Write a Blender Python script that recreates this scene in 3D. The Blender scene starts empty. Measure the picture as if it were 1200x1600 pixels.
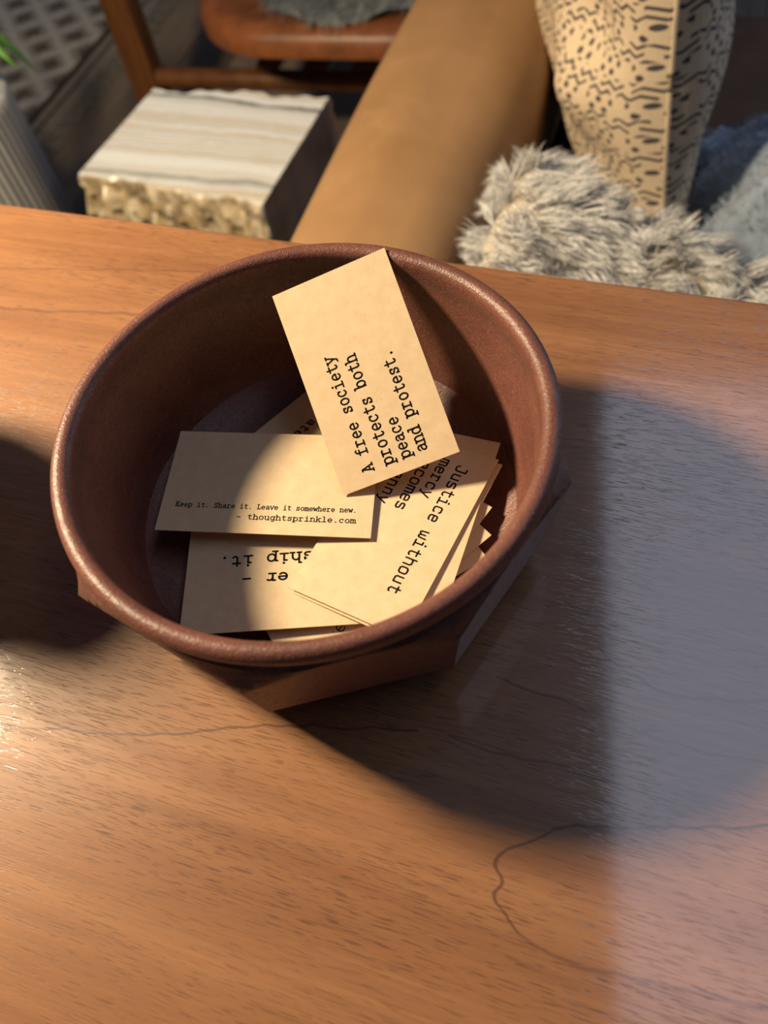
import bpy, bmesh, math, random
import numpy as np
from mathutils import Vector, Matrix
R = math.radians
random.seed(4); RNG = np.random.RandomState(7)
SC = bpy.context.scene
COL = SC.collection
T = 0.76                                   # height of the table top

# ------------------------------------------------------------------ camera, light, exposure
cam_d = bpy.data.cameras.new('camera'); cam = bpy.data.objects.new('camera', cam_d); COL.objects.link(cam)
pitch, roll = R(58.392), R(-11.209)
F = Vector((0, math.cos(pitch), -math.sin(pitch))); R0 = Vector((1, 0, 0)); U0 = Vector((0, math.sin(pitch), math.cos(pitch)))
Rc = math.cos(roll) * R0 + math.sin(roll) * U0; Uc = -math.sin(roll) * R0 + math.cos(roll) * U0
cam.matrix_world = Matrix(((Rc.x, Uc.x, -F.x, 0.02227), (Rc.y, Uc.y, -F.y, -0.17708), (Rc.z, Uc.z, -F.z, 1.04926), (0, 0, 0, 1)))
cam_d.sensor_fit = 'VERTICAL'; cam_d.sensor_height = 36; cam_d.sensor_width = 27; cam_d.lens = 27
cam_d.clip_start = 0.01
cam_d.dof.use_dof = True; cam_d.dof.focus_distance = 0.318; cam_d.dof.aperture_fstop = 7.5
SC.camera = cam
SC.view_settings.view_transform = 'Standard'; SC.view_settings.look = 'None'
SC.view_settings.exposure = 0.0; SC.view_settings.gamma = 1.0; SC.view_settings.use_curve_mapping = False

w = bpy.data.worlds.new('world'); SC.world = w; w.use_nodes = True
w.node_tree.nodes['Background'].inputs[0].default_value = (0.45, 0.62, 1.0, 1)
w.node_tree.nodes['Background'].inputs[1].default_value = 0.04

def lamp(name, kind, loc, power, color, **kw):
    d = bpy.data.lights.new(name, kind); d.energy = power; d.color = color
    for k, v in kw.items(): setattr(d, k, v)
    o = bpy.data.objects.new(name, d); COL.objects.link(o); o.location = loc
    return o
# warm lamp standing back left of the table
lamp('warm_lamp_light', 'POINT', (-0.533, 0.284, T + 0.525), 69, (1.0, 0.79, 0.51), shadow_soft_size=0.055)
# cool daylight through the skylight above the sofa
sky = lamp('skylight_light', 'AREA', (0.832, 0.416, 2.4), 5.2, (0.76, 0.80, 1.0), shape='RECTANGLE', size=0.62, size_y=1.75)
sky.rotation_euler = (0, 0, R(-16.7))
# cool daylight from a window far to the right of the sofa
win = lamp('window_light', 'AREA', (2.7, 1.3, 1.5), 13, (0.60, 0.76, 1.0), shape='RECTANGLE', size=1.2, size_y=1.4)
win.rotation_euler = (0, R(78), R(18))

# ------------------------------------------------------------------ helpers
YAW = R(-26.8)
CU, SU = math.cos(YAW), math.sin(YAW)
def W(u, v, z=0.0):                        # furniture frame (u along the table, v away from it) to world
    return Vector((u * CU - v * SU, u * SU + v * CU, z))
def tag(o, label=None, cat=None, group=None, kind=None):
    if label: o['label'] = label
    if cat: o['category'] = cat
    if group: o['group'] = group
    if kind: o['kind'] = kind
    return o
def empty(name, loc, rz=0.0, parent=None):
    o = bpy.data.objects.new(name, None); COL.objects.link(o); o.location = loc; o.rotation_euler = (0, 0, rz)
    o.empty_display_size = 0.05
    return o
def link(name, me, mat, parent=None, loc=None, rz=None):
    if mat is not None and len(me.materials) == 0: me.materials.append(mat)
    o = bpy.data.objects.new(name, me); COL.objects.link(o)
    if parent: o.parent = parent
    if loc is not None: o.location = loc
    if rz is not None: o.rotation_euler = (0, 0, rz)
    return o
def mesh(name, verts, faces, smooth=False):
    me = bpy.data.meshes.new(name); me.from_pydata([tuple(p) for p in verts], [], faces); me.update()
    if smooth:
        me.shade_smooth()
    return me
def box(x0, x1, y0, y1, z0, z1, bev=0.0, seg=3, name='box'):
    bm = bmesh.new(); bmesh.ops.create_cube(bm, size=1)
    for v in bm.verts:
        v.co = Vector((x0 + (v.co.x + .5) * (x1 - x0), y0 + (v.co.y + .5) * (y1 - y0), z0 + (v.co.z + .5) * (z1 - z0)))
    if bev: bmesh.ops.bevel(bm, geom=list(bm.edges), offset=bev, segments=seg, affect='EDGES', profile=.5)
    me = bpy.data.meshes.new(name); bm.to_mesh(me); bm.free()
    if bev:                                    # broad faces stay flat, only the rounded edges are smooth
        big = sorted((p.area for p in me.polygons), reverse=True)[5]
        for p in me.polygons: p.use_smooth = p.area < big * .999
    return me
def tube(pts, rad, n=12, name='tube', flat=1.0):
    pts = [Vector(p) for p in pts]; V = []; Fc = []
    for i, p in enumerate(pts):
        d = (pts[min(i + 1, len(pts) - 1)] - pts[max(i - 1, 0)]).normalized()
        a = d.cross(Vector((0, 0, 1)))
        if a.length < 1e-4: a = Vector((1, 0, 0))
        a.normalize(); b = a.cross(d).normalized()
        r = rad[i] if isinstance(rad, (list, tuple)) else rad
        for k in range(n):
            t = 2 * math.pi * k / n; V.append(p + a * math.cos(t) * r + b * math.sin(t) * r * flat)
    for i in range(len(pts) - 1):
        for k in range(n):
            Fc.append((i * n + k, i * n + (k + 1) % n, (i + 1) * n + (k + 1) % n, (i + 1) * n + k))
    Fc.append(tuple(range(n - 1, -1, -1))); Fc.append(tuple(range((len(pts) - 1) * n, len(pts) * n)))
    me = mesh(name, V, Fc, True); me.set_sharp_from_angle(angle=R(50)); return me
def lathe(prof, n=64, name='lathe', close=False):
    V = []; Fc = []
    for r, z in prof:
        for k in range(n):
            t = 2 * math.pi * k / n; V.append((r * math.cos(t), r * math.sin(t), z))
    m = len(prof)
    for i in range(m - 1):
        for k in range(n):
            Fc.append((i * n + k, i * n + (k + 1) % n, (i + 1) * n + (k + 1) % n, (i + 1) * n + k))
    return V, Fc

# node helpers
class NT:
    def __init__(s, name):
        s.m = bpy.data.materials.new(name); s.m.use_nodes = True; s.t = s.m.node_tree; s.b = s.t.nodes['Principled BSDF']
    def n(s, typ, **kw):
        nd = s.t.nodes.new('ShaderNode' + typ)
        for k, v in kw.items(): setattr(nd, k, v)
        return nd
    def l(s, a, b): s.t.links.new(a, b)
    def setin(s, sock, v):
        if hasattr(v, 'is_output') or isinstance(v, bpy.types.NodeSocket): s.l(v, sock)
        else: sock.default_value = v
    def math(s, op, a, b=None, c=None, clamp=False):
        nd = s.n('Math', operation=op); nd.use_clamp = clamp; s.setin(nd.inputs[0], a)
        if b is not None: s.setin(nd.inputs[1], b)
        if c is not None: s.setin(nd.inputs[2], c)
        return nd.outputs[0]
    def co(s, kind='Object', scale=(1, 1, 1), rot=(0, 0, 0), loc=(0, 0, 0)):
        tc = s.n('TexCoord'); mp = s.n('Mapping'); s.l(tc.outputs[kind], mp.inputs[0])
        mp.inputs['Scale'].default_value = scale; mp.inputs['Rotation'].default_value = rot; mp.inputs['Location'].default_value = loc
        return mp.outputs[0]
    def noise(s, vec, scale, detail=4, rough=.55, dist=0.0):
        nd = s.n('TexNoise'); s.l(vec, nd.inputs['Vector']); nd.inputs['Scale'].default_value = scale
        nd.inputs['Detail'].default_value = detail; nd.inputs['Roughness'].default_value = rough; nd.inputs['Distortion'].default_value = dist
        return nd.outputs['Fac']
    def ramp(s, fac, stops, interp='LINEAR'):
        nd = s.n('ValToRGB'); s.setin(nd.inputs[0], fac); nd.color_ramp.interpolation = interp
        el = nd.color_ramp.elements
        while len(el) > 1: el.remove(el[-1])
        el[0].position = stops[0][0]; el[0].color = (*stops[0][1], 1) if len(stops[0][1]) == 3 else stops[0][1]
        for p, c in stops[1:]:
            e = el.new(p); e.color = (*c, 1)
        return nd.outputs[0]
    def mix(s, fac, a, b, blend='MIX'):
        nd = s.n('Mix', data_type='RGBA', blend_type=blend); s.setin(nd.inputs[0], fac)
        for sock, v in ((nd.inputs[6], a), (nd.inputs[7], b)):
            s.setin(sock, (*v, 1) if isinstance(v, tuple) and len(v) == 3 else v)
        return nd.outputs[2]
    def map(s, v, a, b, c=0.0, d=1.0, smooth=False):
        nd = s.n('MapRange'); s.setin(nd.inputs[0], v); nd.interpolation_type = 'SMOOTHSTEP' if smooth else 'LINEAR'
        for i, x in enumerate((a, b, c, d)): nd.inputs[i + 1].default_value = x
        return nd.outputs[0]
    def bump(s, h, strength=.3, dist=.001):
        nd = s.n('Bump'); s.l(h, nd.inputs['Height']); nd.inputs['Strength'].default_value = strength; nd.inputs['Distance'].default_value = dist
        s.l(nd.outputs[0], s.b.inputs['Normal']); return nd
    def out(s, color=None, rough=None, **kw):
        if color is not None: s.setin(s.b.inputs['Base Color'], (*color, 1) if isinstance(color, tuple) and len(color) == 3 else color)
        if rough is not None: s.setin(s.b.inputs['Roughness'], rough)
        for k, v in kw.items(): s.setin(s.b.inputs[k.replace('_', ' ')], v)
        return s.m

# ------------------------------------------------------------------ materials
TABLE_LINES = [   # (runs along, course in table coordinates, half width, darkness)
  ('x', [(-.32, -.178), (-.1016, -.120), (-.0744, -.115), (-.0385, -.1063), (0, -.0935), (.0191, -.0876), (.06, -.078)], 0.00080, 0.60),
  ('x', [(.1141, -.0986), (.1264, -.0939), (.1512, -.0871), (.1673, -.0813), (.1834, -.0766), (.30, -.045)], 0.00088, 0.68),
  ('y', [(-.1327, .1102), (-.1278, .1038), (-.1241, .0997), (-.1194, .1019), (-.1142, .0985), (-.1106, .0999), (-.1058, .1055), (-.0986, .1141)], 0.00112, 0.64),
  ('x', [(.1102, -.1327), (.1211, -.135), (.1372, -.1347), (.20, -.128)], 0.00096, 0.36),
  ('x', [(.119, -.0275), (.1258, -.0324), (.1359, -.0367), (.1478, -.0393), (.1634, -.0368), (.1809, -.0327), (.30, -.01)], 0.00096, 0.68),
  ('x', [(.0835, -.0491), (.1026, -.0517), (.122, -.0539), (.1409, -.0572), (.1609, -.0575), (.1821, -.0549), (.26, -.04)], 0.00072, 0.60),
  ('x', [(.0717, -.0766), (.0959, -.0771), (.1189, -.0764), (.139, -.0759)], 0.00072, 0.48),
  ('x', [(-.40, .06), (-.234, .0886), (-.1939, .093), (-.156, .099), (-.10, .105)], 0.00144, 0.36),
  ('x', [(-.40, .09), (-.252, .117), (-.1924, .1282), (-.1338, .1365), (-.05, .143)], 0.00112, 0.24),
  ('x', [(.0761, .0981), (.1186, .0917), (.1744, .0823), (.26, .07)], 0.00096, 0.28),
]
def mat_table():
    s = NT('walnut_table')
    c = s.co('Object'); sx = s.n('SeparateXYZ'); s.l(c, sx.inputs[0]); X, Y = sx.outputs[0], sx.outputs[1]
    warp = s.noise(c, 6, 3); st = s.co('Object', (2.2, 26, 1)); big = s.noise(st, 1.5, 4, .6, .6)
    fine = s.noise(s.co('Object', (14, 420, 1)), 1.0, 4, .7)
    pore = s.noise(s.co('Object', (110, 2000, 1)), 1.0, 2, .5)
    dens = s.noise(s.co('Object', (5, 30, 1), loc=(3, 1, 0)), 1.0, 2)
    base = s.ramp(big, [(.25, (.215, .088, .036)), (.45, (.28, .125, .052)), (.6, (.33, .155, .066)), (.8, (.26, .112, .045))])
    base = s.mix(s.map(fine, .35, .7, 0, .38), base, (.13, .05, .02))
    pm = s.math('MULTIPLY', s.map(pore, .56, .66, 0, 1, True), s.map(dens, .35, .6, .35, .9))
    base = s.mix(s.math('MULTIPLY', pm, .7), base, (.055, .022, .011))
    # dark growth lines, each with a course of its own across the board
    wob = s.math('MULTIPLY', s.math('SUBTRACT', s.noise(c, 50, 3, .5), .5), .007)
    tot = None
    def line(axis_in, axis_out, pts, width, amt):
        nonlocal tot
        fc = s.n('FloatCurve'); a0, a1 = pts[0][0], pts[-1][0]; lo = min(p[1] for p in pts) - .01; hi = max(p[1] for p in pts) + .01
        t = s.map(axis_in, a0, a1); s.l(t, fc.inputs['Value']); cv = fc.mapping.curves[0]
        q = [((p[0] - a0) / (a1 - a0), (p[1] - lo) / (hi - lo)) for p in pts]
        while len(cv.points) < len(q): cv.points.new(.5, .5)
        for pt, (x, y) in zip(cv.points, q): pt.location = (x, y)
        fc.mapping.update()
        yv = s.math('ADD', s.math('MULTIPLY_ADD', fc.outputs[0], hi - lo, lo), wob)
        d = s.math('ABSOLUTE', s.math('SUBTRACT', axis_out, yv))
        m = s.map(d, width * .25, width, amt, 0, True)
        inside = s.math('MULTIPLY', s.math('GREATER_THAN', axis_in, a0), s.math('LESS_THAN', axis_in, a1))
        m = s.math('MULTIPLY', m, inside)
        tot = m if tot is None else s.math('MAXIMUM', tot, m)
    for L in TABLE_LINES:
        line(X if L[0] == 'x' else Y, Y if L[0] == 'x' else X, L[1], L[2], L[3])
    base = s.mix(tot, base, (.045, .016, .012))
    rg = s.map(fine, .3, .8, .36, .5)
    s.bump(s.math('ADD', s.math('MULTIPLY', pm, -.6), s.math('MULTIPLY', fine, -.35)), .22, .0006)
    cb = s.n('Bump'); s.l(s.math('ADD', s.math('MULTIPLY', pm, -.5), s.math('MULTIPLY', fine, -.6)), cb.inputs['Height']); cb.inputs['Strength'].default_value = .13; cb.inputs['Distance'].default_value = .0005
    s.l(cb.outputs[0], s.b.inputs['Coat Normal'])
    return s.out(base, rg, Coat_Weight=1.0, Coat_Roughness=.085, Coat_IOR=1.9, Specular_IOR_Level=.4)
def mat_bowl(name='glazed_stoneware'):
    s = NT(name); c = s.co('Object')
    n1 = s.noise(c, 30, 5, .6); n2 = s.noise(c, 420, 4, .65); n3 = s.noise(c, 1500, 2, .5)
    col = s.ramp(n1, [(.3, (.108, .038, .028)), (.55, (.160, .059, .042)), (.75, (.128, .046, .034))])
    col = s.mix(s.map(n2, .48, .70, 0, .65), col, (.08, .032, .026))
    col = s.mix(s.map(n3, .56, .70, 0, .6), col, (.27, .14, .10))
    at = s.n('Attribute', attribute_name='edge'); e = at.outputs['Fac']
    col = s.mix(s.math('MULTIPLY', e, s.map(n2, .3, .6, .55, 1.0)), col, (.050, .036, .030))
    s.bump(s.math('ADD', n2, s.math('MULTIPLY', n3, .9)), .35, .0007)
    return s.out(col, s.map(n2, .3, .7, .34, .5), Specular_IOR_Level=.5)
def mat_card():
    s = NT('kraft_card'); c = s.co('Object')
    n = s.noise(c, 900, 3, .6); n2 = s.noise(c, 160, 4, .6); f = s.noise(s.co('Object', (1, 1, 1)), 2600, 2)
    col = s.ramp(n2, [(.3, (.60, .455, .285)), (.7, (.68, .53, .345))])
    col = s.mix(s.map(n, .62, .72, 0, .35), col, (.36, .25, .14))
    col = s.mix(s.map(f, .3, .7, 0, .10), col, (.45, .32, .19))
    s.bump(n, .12, .0003)
    return s.out(col, .75, Specular_IOR_Level=.25)
def plain(name, col, rough=.6, sc=40, var=.18, bump=0.0, bd=.002, **kw):
    s = NT(name); n = s.noise(s.co('Object'), sc, 5, .6)
    a = tuple(x * (1 - var) for x in col); b = tuple(min(1, x * (1 + var)) for x in col)
    cc = s.ramp(n, [(.3, a), (.7, b)])
    if bump: s.bump(n, bump, bd)
    return s.out(cc, rough, **kw)
def mat_ink():
    return plain('black_ink', (.006, .006, .007), .8, 900, .3, Specular_IOR_Level=.1)
def mat_leather():
    s = NT('tan_leather'); c = s.co('Object')
    n1 = s.noise(c, 5, 4, .6); n2 = s.noise(c, 260, 3, .6); n3 = s.noise(c, 22, 4)
    col = s.ramp(n1, [(.3, (.27, .15, .065)), (.7, (.37, .215, .105))])
    col = s.mix(s.map(n3, .55, .8, 0, .3), col, (.44, .27, .13))
    s.bump(s.math('ADD', n2, s.math('MULTIPLY', n3, 1.5)), .18, .002)
    return s.out(col, s.map(n3, .3, .7, .42, .6), Specular_IOR_Level=.4)
def mat_onyx():
    s = NT('banded_onyx'); c = s.co('Object')
    sx = s.n('SeparateXYZ'); s.l(c, sx.inputs[0])
    wv = s.noise(s.co('Object', (5, 14, 14)), 1.0, 5, .6)
    y = s.math('ADD', s.math('ADD', sx.outputs[1], s.math('MULTIPLY', sx.outputs[2], .05)), s.math('MULTIPLY', s.math('SUBTRACT', wv, .5), .045))
    nd = s.n('TexNoise', noise_dimensions='1D'); s.l(s.math('MULTIPLY', y, 26), nd.inputs['W']); nd.inputs['Scale'].default_value = 1; nd.inputs['Detail'].default_value = 5; nd.inputs['Roughness'].default_value = .62
    col = s.ramp(nd.outputs['Fac'], [(.26, (.13, .14, .14)), (.36, (.28, .28, .27)), (.43, (.62, .64, .63)), (.50, (.82, .86, .90)), (.56, (.60, .52, .40)), (.62, (.74, .76, .77)), (.70, (.22, .23, .22))])
    at = s.n('Attribute', attribute_name='rough_face'); vn = s.n('TexVoronoi'); s.l(s.co('Object'), vn.inputs['Vector']); vn.inputs['Scale'].default_value = 34
    rc = s.ramp(vn.outputs['Distance'], [(.1, (.62, .52, .34)), (.45, (.42, .30, .14)), (.8, (.16, .11, .05))])
    rc = s.mix(s.map(s.noise(c, 60, 4), .5, .65, 0, .7), rc, (.70, .64, .50))
    col = s.mix(s.math('MULTIPLY', at.outputs['Fac'], .85), col, rc)
    sd = s.n('Attribute', attribute_name='cut_side_shade'); col = s.mix(s.math('MULTIPLY', sd.outputs['Fac'], .9), col, s.mix(s.map(wv, .35, .65), (.05, .065, .10), (.17, .19, .25)))  # cool shade of the cut sides painted into the stone colour
    return s.out(col, .3, Specular_IOR_Level=.5)
def mat_pillow():
    s = NT('block_print_linen')
    at = s.n('Attribute', attribute_name='cloth'); sx = s.n('SeparateXYZ'); s.l(at.outputs['Vector'], sx.inputs[0])
    ns = s.noise(at.outputs['Vector'], 30, 3); off = s.math('MULTIPLY', s.math('SUBTRACT', ns, .5), .006)
    x = s.math('ADD', sx.outputs[0], off); y = s.math('ADD', sx.outputs[1], off)
    tri = s.math('PINGPONG', x, .011)                                     # zig-zag
    yy = s.math('ADD', y, s.math('MULTIPLY', tri, .75))
    per = .056
    f = s.math('FRACT', s.math('DIVIDE', y, per)); fz = s.math('FRACT', s.math('DIVIDE', yy, .0125))
    lines = s.math('LESS_THAN', s.math('ABSOLUTE', s.math('SUBTRACT', fz, .5)), .21)
    zone = s.math('MULTIPLY', s.math('GREATER_THAN', f, .5), lines)
    brk = s.math('GREATER_THAN', s.math('FRACT', s.math('DIVIDE', s.math('ADD', x, s.math('MULTIPLY', s.math('FLOOR', s.math('DIVIDE', yy, .0125)), .017)), .048)), .22)
    zone = s.math('MULTIPLY', zone, brk)
    # dots, two offset rows
    row = s.math('FLOOR', s.math('DIVIDE', y, .014))
    dx = s.math('SUBTRACT', s.math('FRACT', s.math('ADD', s.math('DIVIDE', x, .021), s.math('MULTIPLY', row, .5))), .5)
    dy = s.math('SUBTRACT', s.math('FRACT', s.math('DIVIDE', y, .014)), .5)
    r2 = s.math('ADD', s.math('POWER', s.math('MULTIPLY', dx, .021), 2), s.math('POWER', s.math('MULTIPLY', dy, .014), 2))
    dots = s.math('MULTIPLY', s.math('LESS_THAN', r2, .0000235), s.math('LESS_THAN', f, .47))
    gap = s.math('GREATER_THAN', s.math('FRACT', s.math('DIVIDE', x, .063)), .30)
    m = s.math('MAXIMUM', zone, s.math('MULTIPLY', dots, gap))
    weave = s.noise(s.co('Object'), 700, 2)
    cream = s.mix(s.map(weave, .3, .7), (.60, .47, .33), (.72, .60, .45))
    col = s.mix(s.math('MULTIPLY', m, .93), cream, (.028, .034, .055))
    s.bump(weave, .25, .001)
    return s.out(col, .85, Specular_IOR_Level=.15)
def mat_rug():
    s = NT('woven_rug'); c = s.co('Object'); sx = s.n('SeparateXYZ'); s.l(c, sx.inputs[0])
    n = s.noise(c, 24, 4, .7); off = s.math('MULTIPLY', s.math('SUBTRACT', n, .5), .05)
    a = s.math('PINGPONG', s.math('ADD', s.math('ADD', sx.outputs[0], sx.outputs[1]), off), .07)
    b = s.math('PINGPONG', s.math('ADD', s.math('SUBTRACT', sx.outputs[0], sx.outputs[1]), off), .07)
    lat = s.math('LESS_THAN', s.math('MINIMUM', a, b), .017)
    dia = s.math('GREATER_THAN', s.math('MINIMUM', a, b), .040)
    fib = s.noise(s.co('Object', (60, 260, 1)), 1.0, 3, .7)
    col = s.mix(s.map(fib, .3, .7), (.24, .225, .21), (.46, .44, .42))
    col = s.mix(lat, col, (.58, .56, .54)); col = s.mix(s.math('MULTIPLY', dia, .8), col, (.09, .075, .06))
    s.bump(fib, .5, .004)
    return s.out(col, .95, Specular_IOR_Level=.1)
def mat_wood(name, a, b, rough=.4, ax=(3, 40, 40), **kw):
    s = NT(name); n = s.noise(s.co('Object', ax), 1.0, 5, .65, .4); f = s.noise(s.co('Object', tuple(x * 9 for x in ax)), 1.0, 3)
    col = s.ramp(n, [(.3, a), (.7, b)]); col = s.mix(s.map(f, .5, .7, 0, .4), col, tuple(x * .5 for x in a))
    s.bump(f, .15, .001)
    return s.out(col, rough, **kw)
def mat_fluted():
    s = NT('grey_ribbed_ceramic'); n = s.noise(s.co('Object', (60, 60, 1.5)), 1.0, 4, .6)
    col = s.ramp(n, [(.3, (.20, .21, .225)), (.7, (.42, .43, .42))]); s.bump(n, .4, .003)
    return s.out(col, .5)
def mat_fur(name, a, b, tipv=.25):
    s = NT(name); at = s.n('Attribute', attribute_name='tone')
    col = s.ramp(at.outputs['Fac'], [(0, a), (1, b)])
    return s.out(col, .6, Specular_IOR_Level=.3, Sheen_Weight=.3)

M_table = mat_table(); M_bowl = mat_bowl(); M_card = mat_card(); M_ink = mat_ink(); M_leather = mat_leather()
M_onyx = mat_onyx(); M_pillow = mat_pillow(); M_rug = mat_rug(); M_fluted = mat_fluted()
M_chair = mat_wood('chair_walnut', (.10, .036, .012), (.19, .075, .024), .38, (30, 30, 4))
M_saddle = plain('saddle_leather', (.22, .075, .026), .42, 30, .3, .2, .003)
M_floor = mat_wood('oak_floor', (.22, .165, .12), (.34, .265, .20), .5, (40, 2.5, 1))
M_floor2 = mat_wood('oak_floor_dark', (.12, .09, .07), (.20, .155, .12), .5, (38, 2.2, 1))
M_base = plain('dark_leather_seat', (.11, .050, .022), .55, 18, .3, .2, .003)
M_stripe = plain('rug_dark_stripe', (.025, .022, .02), .95, 200, .4)
M_fringe = plain('rug_fringe', (.26, .23, .20), .9, 150, .4)
M_wool = mat_fur('sheepskin_wool', (.50, .49, .47), (.82, .82, .82))
M_skin = plain('sheepskin_hide', (.45, .39, .31), .9, 60, .2)
M_hide = mat_fur('grey_hide_hair', (.14, .16, .165), (.34, .37, .38))
M_hideb = plain('grey_hide', (.17, .19, .19), .9, 30, .3)
M_throw = plain('blue_grey_throw', (.25, .31, .40), .95, 90, .25, .5, .004, Sheen_Weight=.5)
M_leaf = plain('green_leaf', (.13, .33, .045), .4, 20, .3, .2, .002)
M_soil = plain('potting_soil', (.03, .02, .014), .95, 90, .5, .6, .006)

# ------------------------------------------------------------------ the setting: plank floor
floor = link('floor', box(-3.2, 2.6, -1.2, 3.6, -.04, -.012), M_floor, None, (0, 0, 0), YAW)
tag(floor, 'worn brown wooden plank floor under the furniture', None, None, 'structure')
pl = box(-.069, .069, -2.4, 2.4, -.012, 0, .002, 1, 'plank')
pl2 = pl.copy(); pl.materials.append(M_floor); pl2.materials.append(M_floor2)
for i in range(36):
    u = -2.9 + i * .142
    link('plank', pl2 if i % 3 == 1 else pl, None, floor, (u, 1.2 + .05 * ((i * 7) % 5), 0))

# ------------------------------------------------------------------ the table
tb = empty('console_table', (0, 0, 0), YAW)
tag(tb, 'long walnut table top with dark growth lines, carrying the bowl', 'table')
link('tabletop', box(-1.05, .85, -.46, .172, T - .030, T, .0025, 3), M_table, tb)
leg = box(-.03, .03, -.03, .03, 0, T - .03, .004, 2); leg.materials.append(M_chair)
for u in (-.95, .76):
    for v in (-.40, .11): link('leg', leg, None, tb, (u, v, 0))
for v in (-.40, .11): link('apron', box(-.92, .73, v - .012, v + .012, T - .10, T - .0305), M_chair, tb)

# ------------------------------------------------------------------ the bowl
def build_bowl():
    N = 128; A0 = R(-66)                                       # facet corners at A0 + k*45 degrees
    Rc_, rt, zc = .0882, .0037, .0738
    inner = [(0.0005, .0085), (.03, .0085), (.052, .0088), (.064, .0103), (.0735, .0138), (.0785, .0178), (.0808, .0225), (.0822, .030), (.0830, .040), (.0838, .052), (.0846, .062), (.0851, .068)]
    tubep = [(Rc_ + rt * math.cos(t), zc + rt * math.sin(t) * 1.05) for t in [R(a) for a in (188, 170, 150, 130, 110, 90, 70, 50, 30, 10, -10, -30, -50, -68)]]
    outer = [(.0878, .0694), (.0862, .0680), (.0859, .0662), (.0872, .0640), (.0900, .0620), (.0912, .0600), (.0927, .0580), (.0945, .0560), (.0965, .0540), (.0990, .0520), (.11, .0500), (.11, .044), (.11, .036), (.11, .028), (.11, .0225), (.0945, .0205), (.085, .0142), (.076, .0085), (.0685, .004), (.066, .0008), (.064, 0.0), (.060, 0.0), (.058, .003), (.0005, .003)]
    prof = [(r, z, 0) for r, z in inner] + [(r, z, 1) for r, z in tubep] + [(r, z, 2) for r, z in outer]
    CR = [.0935, .0968, .0972, .0968, .0965, .0975, .0992, .0952]               # corner radii, counter-clockwise from A0
    def taper(z): return 1 - (.052 - max(z, .0205)) / .030 * .040
    def poly(th, z):
        q = ((th - A0) / (math.pi / 4)) % 8; i = int(q); f = (q - i) * math.pi / 4; a, b = CR[i], CR[(i + 1) % 8]
        return a * b * math.sin(math.pi / 4) / (a * math.sin(f) + b * math.sin(math.pi / 4 - f)) * taper(z)
    V = []; Fc = []; E = []
    for i, (r, z, k) in enumerate(prof):
        for j in range(N):
            th = A0 + 2 * math.pi * j / N; ph = ((th - A0) % (math.pi / 4)) - math.pi / 8
            rr = r; e = 0.0; zz = z
            if k == 2 and r > .07:
                pol = poly(th, z); cr = .0985 * taper(z)
                if z > .0205:
                    if pol < r: rr = pol
                    d = abs(pol - r)
                    if z > .046: e = max(0, 1 - d / .0020) * 1.0                    # dark crease along the facet tops
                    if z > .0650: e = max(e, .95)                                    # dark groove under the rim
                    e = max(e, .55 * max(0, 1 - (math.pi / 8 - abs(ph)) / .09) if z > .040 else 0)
                else:
                    rr = r * (pol / cr) ** (1 if z > .0142 else .6)
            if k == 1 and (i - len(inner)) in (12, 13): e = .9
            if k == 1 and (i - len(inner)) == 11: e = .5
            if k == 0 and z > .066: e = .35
            if k != 2 or z > .06:                                                   # hand thrown: not perfectly round
                rr *= 1 + .004 * math.sin(2 * th + .6) + .0016 * math.sin(5 * th)
            V.append((rr * math.cos(th), rr * math.sin(th), zz)); E.append(min(1, e))
    m = len(prof)
    for i in range(m - 1):
        for j in range(N):
            Fc.append((i * N + j, i * N + (j + 1) % N, (i + 1) * N + (j + 1) % N, (i + 1) * N + j))
    Fc = [tuple(reversed(f)) for f in Fc]
    Fc.append(tuple(range(N))); Fc.append(tuple(range((m - 1) * N + N - 1, (m - 1) * N - 1, -1)))
    me = mesh('bowl', V, Fc, True)
    bm = bmesh.new(); bm.from_mesh(me); bmesh.ops.recalc_face_normals(bm, faces=bm.faces[:]); bm.to_mesh(me); bm.free()
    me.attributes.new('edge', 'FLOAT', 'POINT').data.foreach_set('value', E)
    me.shade_smooth(); me.set_sharp_from_angle(angle=R(24))
    return me
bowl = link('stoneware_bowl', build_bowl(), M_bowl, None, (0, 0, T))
tag(bowl, 'red-brown stoneware bowl with a round rim and cut facets, standing on the table', 'bowl')

def vase():
    prof = [(.0005, 0), (.034, 0), (.036, .003), (.045, .03), (.051, .07), (.053, .10), (.050, .128), (.040, .150), (.030, .162), (.027, .170), (.031, .182), (.033, .184), (.029, .184), (.024, .170), (.026, .160), (.040, .13), (.045, .09), (.030, .01), (.0005, .008)]
    prof = [(r * 1.0, z * .9) for r, z in prof]
    V, Fc = lathe(prof, 48); me = mesh('vase', V, Fc, True); bm = bmesh.new(); bm.from_mesh(me); bmesh.ops.recalc_face_normals(bm, faces=bm.faces[:]); bm.to_mesh(me); bm.free()
    return me
vs = link('added_shadow_vase', vase(), plain('dark_stoneware', (.05, .04, .035), .5, 60, .3, .2, .001), None, (-.242, .080, T))  # out of view, added to cast the soft shadow beside the bowl
tag(vs, 'unseen dark round-bellied stoneware vase, added to shade the table left of the bowl', 'vase')

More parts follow.
